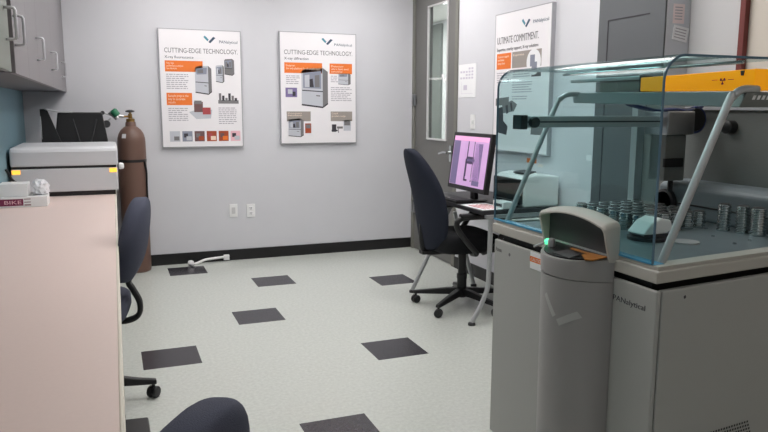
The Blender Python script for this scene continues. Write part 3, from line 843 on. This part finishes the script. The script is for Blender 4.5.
bm = BM(); lathe(bm, [(.007, FX - .001), (.007, FX + .001)], (0, -1.815, .755), 12, 0, 'x'); obj('badge_dot', bm, M['ink'], t)
# shadow gap + rim + deck
bm = BM(); plan(bm, FX + .03, RX - .01, AY - .05, .03, .79, .835); obj('shadow_gap', bm, M['plastic'], t)
bm = BM()
prism(bm, [(FX - .002, end(FX, -.02)), (RX, end(RX, -.02)), (RX, end(RX, .06)), (FX + .075, end(FX + .075, .06)), (FX + .075, AY - .06), (RX, AY - .06), (RX, AY), (FX - .002, AY)], 'z', .832, .872)
obj('rim', bm, M['machw'], t, bevel=.005, seg=3)
bm = BM(); prism(bm, [(FX + .012, end(FX, -.006)), (RX, end(RX, -.006)), (RX, end(RX, .05)), (FX + .06, end(FX + .06, .05)), (FX + .06, AY - .05), (RX, AY - .05), (RX, AY - .01), (FX + .012, AY - .01)], 'z', .872, .884); obj('rim_lip', bm, M['machw'], t, bevel=.002)
obj('deck', plan(BM(), FX + .07, RX - .02, AY - .055, .055, .84, .878), M['deck'], t)
bm = BM(); box(bm, FX + .014, FX + .062, end(FX, .02), AY - .02, .8842, .8862); obj('glass_channel', bm, M['glass_edge'], t)

# bent glass hood : front sheet rolling over into the top
def hood_profile(off=0., r=.085, ztop=1.548):
    x0 = FX + .010 + off; pts = [(x0, .887)]
    for k in range(0, 13):
        a = k / 12 * PI / 2
        pts.append((x0 + r - (r - off * 0) * math.cos(a), ztop - off - r + r * math.sin(a)))
    pts.append((x0 + .49, ztop - off)); return pts
ya, yb = AY + .004, BY + .022
outer = hood_profile(0, .085); inner = hood_profile(.008, .078)
bm = BM(); prism(bm, outer + inner[::-1], 'y', yb, ya)
for f in [f for f in bm.faces if len(f.verts) > 4]: bmesh.ops.delete(bm, geom=[f], context='FACES_ONLY')
o = obj('glass_hood', bm, M['glass'], t, smooth=True, auto=35)
for nm, y0, y1, mm in (('glass_edge', yb - .003, yb, 'edge_dark'), ('glass_edge', ya, ya + .003, 'edge_dark')):
    bm = BM(); n = len(outer)
    for k in range(n - 1):
        q = [outer[k], outer[k + 1], inner[k + 1], inner[k]]
        vs0 = [bm.verts.new((p[0], y0, p[1])) for p in q]; vs1 = [bm.verts.new((p[0], y1, p[1])) for p in q]
        bm.faces.new(vs0); bm.faces.new(vs1[::-1]); bm.faces.new([vs0[0], vs0[1], vs1[1], vs1[0]]); bm.faces.new([vs0[2], vs0[3], vs1[3], vs1[2]])
    obj(nm, bm, M[mm], o)
bm = BM(); box(bm, FX + .009, FX + .020, yb, ya, .8862, .893); obj('glass_bottom_edge', bm, M['glass_edge'], o)
bm = BM(); tube(bm, [(1.215, yb + .01, 1.530), (1.215, ya - .005, 1.530)], .006, 8); obj('hinge_rail', bm, M['chrome'], o, smooth=True)

# slanting lid struts and upper beam
for yy in (AY - .010, BY + .045):
    bm = BM()
    pth = smoothpath([(.945, yy, .885), (.955, yy, .915), (1.165, yy, 1.375), (1.195, yy, 1.42), (1.235, yy, 1.442), (1.30, yy, 1.444)], 6)
    tube(bm, pth, .0115 if yy > -2 else .0135, 12)
    obj('lid_strut', bm, M['satin'], t, smooth=True)
bm = BM(); prism(bm, [(AY + .03, 1.452), (BY + .06, 1.439), (BY + .06, 1.385), (AY + .015, 1.405)], 'x', 1.285, 1.335); obj('upper_beam', bm, M['beamm'], t, bevel=.004)
bm = BM(); prism(bm, [(1.245, 1.436), (1.62, 1.436), (1.62, 1.385), (1.215, 1.385)], 'y', BY + .035, BY + .075); g = obj('side_beam', bm, M['alu'], t, bevel=.003)
bm = BM()
for k in range(4):
    x = 1.268 + k * .021; prism(bm, [(x, 1.41), (x + .012, 1.41), (x + .019, 1.424), (x + .007, 1.424)], 'y', BY + .0345, BY + .035)
prism(bm, [(1.345, 1.409), (1.40, 1.409), (1.372, 1.43)], 'y', BY + .0345, BY + .035)
obj('beam_marking', bm, M['white'], g)
# amber warning panel on the beam
bm = BM(); prism(bm, [(-2.078, 1.449), (BY + .05, 1.44), (BY + .05, 1.512), (-2.078, 1.503)], 'x', 1.29, 1.36); a_ = obj('amber_warning_panel', bm, M['amber'], t, bevel=.003)
bm = BM(); cy, cz = -2.487, 1.476
for k in range(3):
    a0 = PI / 2 + k * 2 * PI / 3 + PI / 3
    prism(bm, [(cy + .004 * math.cos(a0 - .5), cz + .004 * math.sin(a0 - .5))] + [(cy + .013 * math.cos(a0 + d_), cz + .013 * math.sin(a0 + d_)) for d_ in (-.5, -.25, 0, .25, .5)] + [(cy + .004 * math.cos(a0 + .5), cz + .004 * math.sin(a0 + .5))], 'x', 1.2893, 1.29)
lathe(bm, [(.0028, 1.2893), (.0028, 1.29)], (0, cy, cz), 10, 0, 'x')
box(bm, 1.2894, 1.29, cy + .022, cy + .048, cz + .003, cz + .0052); box(bm, 1.2894, 1.29, cy - .048, cy - .022, cz + .003, cz + .0052)
obj('radiation_trefoil', bm, M['maroon'], a_)
bm = BM(); prism(bm, [(-2.577, 1.508), (-2.562, 1.508), (-2.565, 1.491), (-2.574, 1.491)], 'x', 1.286, 1.292); obj('latch_tab', bm, M['inkd'], a_)
bm = BM(); box(bm, 1.30, 1.345, -2.06, -1.60, 1.497, 1.512); obj('top_rail', bm, M['satin'], t, bevel=.003)
bm = BM(); box(bm, 1.31, 1.34, -2.06, -1.80, 1.452, 1.497); obj('rail_backing', bm, M['frame'], t)
bm = BM(); box(bm, 1.3, 1.35, -2.078, -2.06, 1.43, 1.512); obj('end_cap', bm, M['plastic2'], a_)
# rear unit: brushed wall, ledge, dial
bm = BM(); box(bm, 1.90, 1.93, BY + .02, -1.40, .88, 1.40); obj('rear_plate', bm, M['alu'], t)
bm = BM(); box(bm, 1.885, 1.90, -1.43, -1.395, .88, 1.42); obj('rear_trim', bm, M['satin'], t)
bm = BM(); prism(bm, [(1.745, .878), (1.92, .878), (1.92, 1.045), (1.79, 1.045), (1.745, 1.025)], 'y', BY + .16, -1.72); obj('rear_ledge', bm, M['rear'], t, bevel=.02, seg=4)
bm = BM(); tube(bm, [(1.743, -2.5, .945), (1.743, -1.86, .945)], .004); obj('ledge_seam', bm, M['plastic'], t)
bm = BM(); lathe(bm, [(.062, 1.735), (.062, 1.715), (.05, 1.71), (.046, 1.718), (.044, 1.735)], (0, -1.795, .945), 28, 0, 'x'); obj('dial_ring', bm, M['plastic'], t, smooth=True, auto=40)
bm = BM(); lathe(bm, [(.03, 1.90), (.03, 1.86), (.022, 1.855)], (0, -1.99, 1.30), 20, 0, 'x'); obj('rear_knob', bm, M['plastic'], t, smooth=True, auto=40)
bm = BM(); box(bm, 1.88, 1.90, BY + .02, -1.72, 1.375, 1.39); obj('rear_rail', bm, M['satin'], t)
# gantry
gy = -1.80
bm = BM(); box(bm, .925, 1.68, gy - .03, gy + .03, 1.299, 1.347); g = obj('gantry_rail', bm, M['pull'], t, bevel=.004)
bm = BM(); box(bm, .925, 1.68, gy - .032, gy - .03, 1.32, 1.326); obj('rail_slot', bm, M['inkd'], g)
bm = BM(); box(bm, .893, .925, gy - .034, gy + .034, 1.292, 1.352); obj('rail_end_cap', bm, M['plastic'], g, bevel=.003)
bm = BM(); lathe(bm, [(.02, gy - .05), (.024, gy - .045), (.024, gy - .03)], (.955, 0, 1.322), 18, 0, 'y'); obj('rail_knob', bm, M['plastic'], g, smooth=True, auto=40)
bm = BM(); box(bm, 1.64, 1.80, gy - .07, gy + .08, 1.262, 1.37); mt = obj('gantry_motor', bm, M['steel'], t, bevel=.006)
bm = BM(); lathe(bm, [(.05, gy - .06), (.055, gy - .05), (.055, gy + .05), (.05, gy + .06)], (1.82, 0, 1.33), 24, 0, 'y'); obj('cable_drum', bm, M['plastic'], mt, smooth=True, auto=40)
bm = BM(); tube(bm, [(1.82 + .058 * math.cos(a), gy - .05, 1.33 + .058 * math.sin(a)) for a in [(-1.7 + k * .26) for k in range(14)]], .006, 8); obj('cable', bm, M['wired'], mt, smooth=True)
bm = BM()
for k in range(3):
    tube(bm, smoothpath([(1.45, gy - .05 + k * .02, 1.40), (1.52, gy - .05 + k * .02, 1.385), (1.60, gy - .06 + k * .02, 1.372), (1.70, gy - .05 + k * .02, 1.378), (1.78, gy - .05 + k * .02, 1.372), (1.86, gy - .05 + k * .02, 1.39)]), .006, 8)
obj('cable', bm, M['wired'], mt, smooth=True)
bm = BM(); box(bm, 1.655, 1.775, gy - .05, gy + .05, 1.05, 1.262); gp = obj('gripper_housing', bm, M['alu'], mt, bevel=.004)
bm = BM(); box(bm, 1.645, 1.755, gy - .06, gy - .05, 1.115, 1.155); obj('gripper_band', bm, M['plastic'], gp)
bm = BM(); tube(bm, [(1.715, gy - .03, 1.05), (1.715, gy - .03, 1.0)], .012); obj('gripper_finger', bm, M['plastic'], gp)
bm = BM(); box(bm, 1.60, 1.64, -1.72, -1.68, .88, 1.40); obj('gantry_post', bm, M['satin'], t)
# white sample entry cover
bm = BM()
prism(bm, [(1.155, .905), (1.175, .895), (1.27, .905), (1.30, .92), (1.29, .955), (1.24, .965), (1.20, .95)], 'y', -2.295, -2.20); en = obj('sample_entry_cover', bm, M['white'], t, bevel=.008, seg=3)
bm = BM(); lathe(bm, [(.075, .878), (.075, .89), (.06, .892)], (1.215, -2.25, 0), 28); box(bm, 1.16, 1.29, -2.299, -2.295, .893, .905); obj('entry_ring', bm, M['plastic2'], en, smooth=True, auto=40)
bm = BM(); lathe(bm, [(.05, .878), (.05, .884), (.04, .885)], (1.30, -2.36, 0), 24); lathe(bm, [(.05, .878), (.05, .884), (.04, .885)], (1.46, -2.10, 0), 24); obj('deck_disc', bm, M['satin'], t, smooth=True, auto=40)
bm = BM()
for (x, y) in ((1.56, -2.42), (1.66, -2.5), (1.5, -2.3), (1.6, -2.05), (1.45, -2.45), (1.62, -2.15)): lathe(bm, [(.007, .878), (.007, .883)], (x, y, 0), 10)
obj('deck_screw', bm, M['chrome'], t)
# papers on the deck at the far end
# safety tag hanging from the front panel
tg = obj('safety_tag', box(BM(), FX - .003, FX - .001, -2.077, -1.978, .733, .803), M['paper'], t)
obj('orange_stripe', box(BM(), FX - .0036, FX - .003, -2.077, -1.978, .762, .784), M['orange'], tg)
text('tag_lettering', 'CAUTION', M['white'], tg, ((FX - .0038, -1.985, .766), .085, .013), ux=(0, -1, 0), depth=.0003)

# console
cy0, cy1 = -2.15, -2.488
K = 16
def bulge(s): return .10 * (1 - (2 * s - 1) ** 2) ** .8 + .035 * (1 - abs(2 * s - 1) ** 5)
def front_pts(scale=1., dx=0.):
    return [(FX - .012 - bulge(k / K) * scale + dx, cy0 + (cy1 - cy0) * k / K) for k in range(K + 1)]
def body_ring(z, sc, tilt=0., back=FX - .002):
    return [(back, cy0, z + tilt)] + [(x, y, z + tilt * (1 - (FX - x) / .16)) for x, y in front_pts(sc)] + [(back, cy1, z + tilt)]
bm = BM()
loft(bm, [body_ring(ZB + .02, .9), body_ring(.40, .95), body_ring(.79, .985)])
con = obj('control_console', bm, M['machd'], t, smooth=True, auto=50)
bm = BM(); loft(bm, [body_ring(.792, .96), body_ring(.794, 1.0), body_ring(.852, 1.03, .012), body_ring(.858, 1.01, .014)])
obj('console_top', bm, M['machd'], con, smooth=True, auto=50)
TL = .14                                  # keypad tilts up towards the hood
def tz(x): return .8605 + .018 * (1 - (FX - x) / .16)
def slab(pts, h0, h1, m, name):
    bm = BM(); lo = [bm.verts.new((x, y, tz(x) + h0)) for x, y in pts]; hi = [bm.verts.new((x, y, tz(x) + h1)) for x, y in pts]
    bm.faces.new(lo[::-1]); bm.faces.new(hi)
    for k in range(len(pts)): bm.faces.new([lo[k], lo[(k + 1) % len(pts)], hi[(k + 1) % len(pts)], hi[k]])
    return obj(name, bm, m, con)
rg0 = [(x + .012, y) for x, y in front_pts(1.0)][1:-1]
slab(rg0 + [(FX - .012, cy1 + .02), (FX - .012, cy0 - .02)], -.003, .002, M['plastic'], 'keypad_tray')
slab([(.822, -2.30), (.822, -2.40), (.832, -2.40), (.832, -2.30)], .002, .006, M['amberkey'], 'amber_keypad')
slab([(.772, -2.45), (.785, -2.475), (.845, -2.475), (.835, -2.395), (.80, -2.395)], .002, .005, M['amberkey'], 'amber_keypad')
slab([(.745, -2.30), (.745, -2.40), (.80, -2.385), (.81, -2.30)], .002, .004, M['inner'], 'key_membrane')
bx = .815
bm = BM(); lathe(bm, [(.017, tz(bx)), (.017, tz(bx) + .014), (.010, tz(bx) + .02)], (bx, -2.175, 0), 18); obj('green_button', bm, M['lit_green'], con, smooth=True, auto=40)
bm = BM(); lathe(bm, [(.014, tz(.80)), (.014, tz(.8) + .022), (.011, tz(.8) + .03), (.006, tz(.8) + .031)], (.80, -2.215, 0), 18); tube(bm, [(.775, -2.205, tz(.8) + .015), (.735, -2.195, tz(.8))], .004); obj('key_switch', bm, M['satin'], con, smooth=True, auto=40)
# arched hood standing behind the keypad
hy0, hy1 = -2.095, -2.492
def arch(inset):
    a, b = hy0 - inset, hy1 + inset; r = .024 - inset * .4
    zc = 1.003 - inset * .8; pts = [(a, .862), (a, zc - r)]
    pts += [(a - r + r * math.cos(q), zc - r + r * math.sin(q)) for q in [k * PI / 12 for k in range(1, 6)]]
    n = 12
    for k in range(n + 1):
        y = a - r + (b - a + 2 * r) * k / n; pts.append((y, zc + .022 * (1 - (2 * k / n - 1) ** 2)))
    pts += [(b + r - r * math.sin(q), zc - r + r * math.cos(q)) for q in [k * PI / 12 for k in range(1, 6)]]
    pts += [(b, zc - r), (b, .862)]
    return pts
ao, ai = arch(0), arch(.014)
bm = BM(); rings = []
def lift(pts, x, dz):
    def wx(z): return max(0., min(1., (z - .90) / .085))
    return [(x if x > FX - .01 else FX - .01 + (x - FX + .01) * (.3 + .7 * wx(z)), y, z + dz * wx(z)) for y, z in pts]
A1, A2, A3, A4 = lift(ao, FX + .012, -.002), lift(ao, FX - .008, 0), lift(ao, FX - .045, -.009), lift(arch(.005), FX - .052, -.014)
B4, B1 = lift(ai, FX - .051, -.012), lift(ai, FX + .012, 0)
secs = [[bm.verts.new(p) for p in q] for q in (A1, A2, A3, A4, B4, B1)]
nn_ = len(ao)
for q in range(6):
    P_, Q_ = secs[q], secs[(q + 1) % 6]
    for k in range(nn_ - 1): bm.faces.new([P_[k], P_[k + 1], Q_[k + 1], Q_[k]])
bm.faces.new([q[0] for q in secs]); bm.faces.new([q[-1] for q in secs][::-1])
obj('console_hood', bm, M['machw'], con, smooth=True, auto=40)
bm = BM(); prism(bm, ai, 'x', FX - .006, FX + .02); obj('hood_back', bm, M['inner'], con)
bm = BM(); box(bm, FX - .014, FX - .006, hy1 + .028, hy0 - .028, .876, .884); obj('hood_sill', bm, M['satin'], con)
# V-shaped tape-like emblem on the console front
def surfx(y, z=.66):
    s = (y - cy0) / (cy1 - cy0); sc = .95 + .035 * (z - .4) / .39
    return FX - .012 - bulge(s) * sc
bm = BM()
def strip(p, q, w, n=8):
    p, q = Vector(p), Vector(q); d = (q - p).normalized(); nn = Vector((-d.y, d.x)) * w / 2
    prev = None
    for k in range(n + 1):
        c = p + (q - p) * k / n
        a, b = c + nn, c - nn
        cur = (bm.verts.new((surfx(a.x, a.y) - .0015, a.x, a.y)), bm.verts.new((surfx(b.x, b.y) - .0015, b.x, b.y)))
        if prev: bm.faces.new([prev[0], cur[0], cur[1], prev[1]])
        prev = cur
strip((-2.30, .72), (-2.352, .65), .018); strip((-2.368, .630), (-2.438, .674), .024)
obj('console_emblem', bm, M['beige'], con)

# ------------------------------------------------------------------ sample cups on the deck
def onunit(x, y, z=.878): return (x * MS - .0714, y * MS - .4367, z * MS + .1377)
def make_cup(label, x, y, r=.028, h=.07, group=None, z=.878, tier=1):
    x, y, z = onunit(x, y, z); r, h = r * MS, h * MS
    t = thing('sample_cup', label, 'sample cup', (x, y, z), 0, group)
    bm = BM(); prof = [(r * .96, 0)]
    for k in range(4 * tier):
        z0 = h * tier * k / (4 * tier); z1 = h * tier * (k + 1) / (4 * tier)
        prof += [(r, z0 + .003), (r, z1 - .006), (r * .88, z1 - .004), (r * .88, z1 - .001)]
    prof += [(r, h * tier), (r * .82, h * tier + .002)]
    lathe(bm, prof, n=20); obj('cup_body', bm, M['chrome'], t, smooth=True, auto=35)
    bm = BM(); lathe(bm, [(r * .7, h * tier + .0015), (r * .7, h * tier + .004)], n=18); obj('cup_lid', bm, M['plastic2'], t)
    return t
def dup(root, x, y):
    r = root.copy(); COL.objects.link(r); r.location = onunit(x, y)
    for ch in root.children:
        c = ch.copy(); COL.objects.link(c); c.parent = r
    return r
LB = 'steel sample cup in the crowded rack of cups behind the console hood'
first = None
for i in range(6):
    for j in range(6):
        x = 1.29 + i * .064 + (j % 2) * .006; y = -1.74 - j * .074
        if (x - 1.215) ** 2 + (y + 2.25) ** 2 < .13 ** 2: continue
        if i == 5 and j == 1: continue
        if first is None: first = make_cup(LB, x, y, group='steel sample cups in the rack')
        else: dup(first, x, y)
make_cup('tall steel sample cup farthest from the hood edge in the row of three', 1.655, -2.205, .027, .055, tier=2)
make_cup('tall steel sample cup in the middle of the row of three', 1.68, -2.275, .027, .055, tier=2)
make_cup('tall steel sample cup nearest the frame edge in the row of three', 1.685, -2.345, .031, .055, tier=2)

# ------------------------------------------------------------------ camera, world
cam = bpy.data.cameras.new('camera'); co = bpy.data.objects.new('camera', cam); COL.objects.link(co)
F, YAW, PITCH, ROLL = 698.14, -.3732, .1528, .0033
fw = Vector((-math.sin(YAW) * math.cos(PITCH), math.cos(YAW) * math.cos(PITCH), -math.sin(PITCH)))
r0 = Vector((math.cos(YAW), math.sin(YAW), 0)); u0 = r0.cross(fw)
R_ = r0 * math.cos(ROLL) + u0 * math.sin(ROLL); U_ = u0 * math.cos(ROLL) - r0 * math.sin(ROLL)
mw = Matrix((R_, U_, -fw)).transposed().to_4x4(); mw.translation = Vector((-.7135, -4.3666, 1.3772))
co.matrix_world = mw
cam.sensor_width = 36; cam.lens = F * 36 / 768; cam.clip_start = .05
S.camera = co
w = bpy.data.worlds.new('world'); S.world = w; w.use_nodes = True
w.node_tree.nodes['Background'].inputs[0].default_value = (.8, .85, .9, 1); w.node_tree.nodes['Background'].inputs[1].default_value = .1
S.view_settings.view_transform = 'Standard'; S.view_settings.look = 'None'; S.view_settings.gamma = 1; S.view_settings.use_curve_mapping = False
S.view_settings.exposure = .3
S.cycles.use_denoising = True
S.cycles.max_bounces = 10; S.cycles.transparent_max_bounces = 16
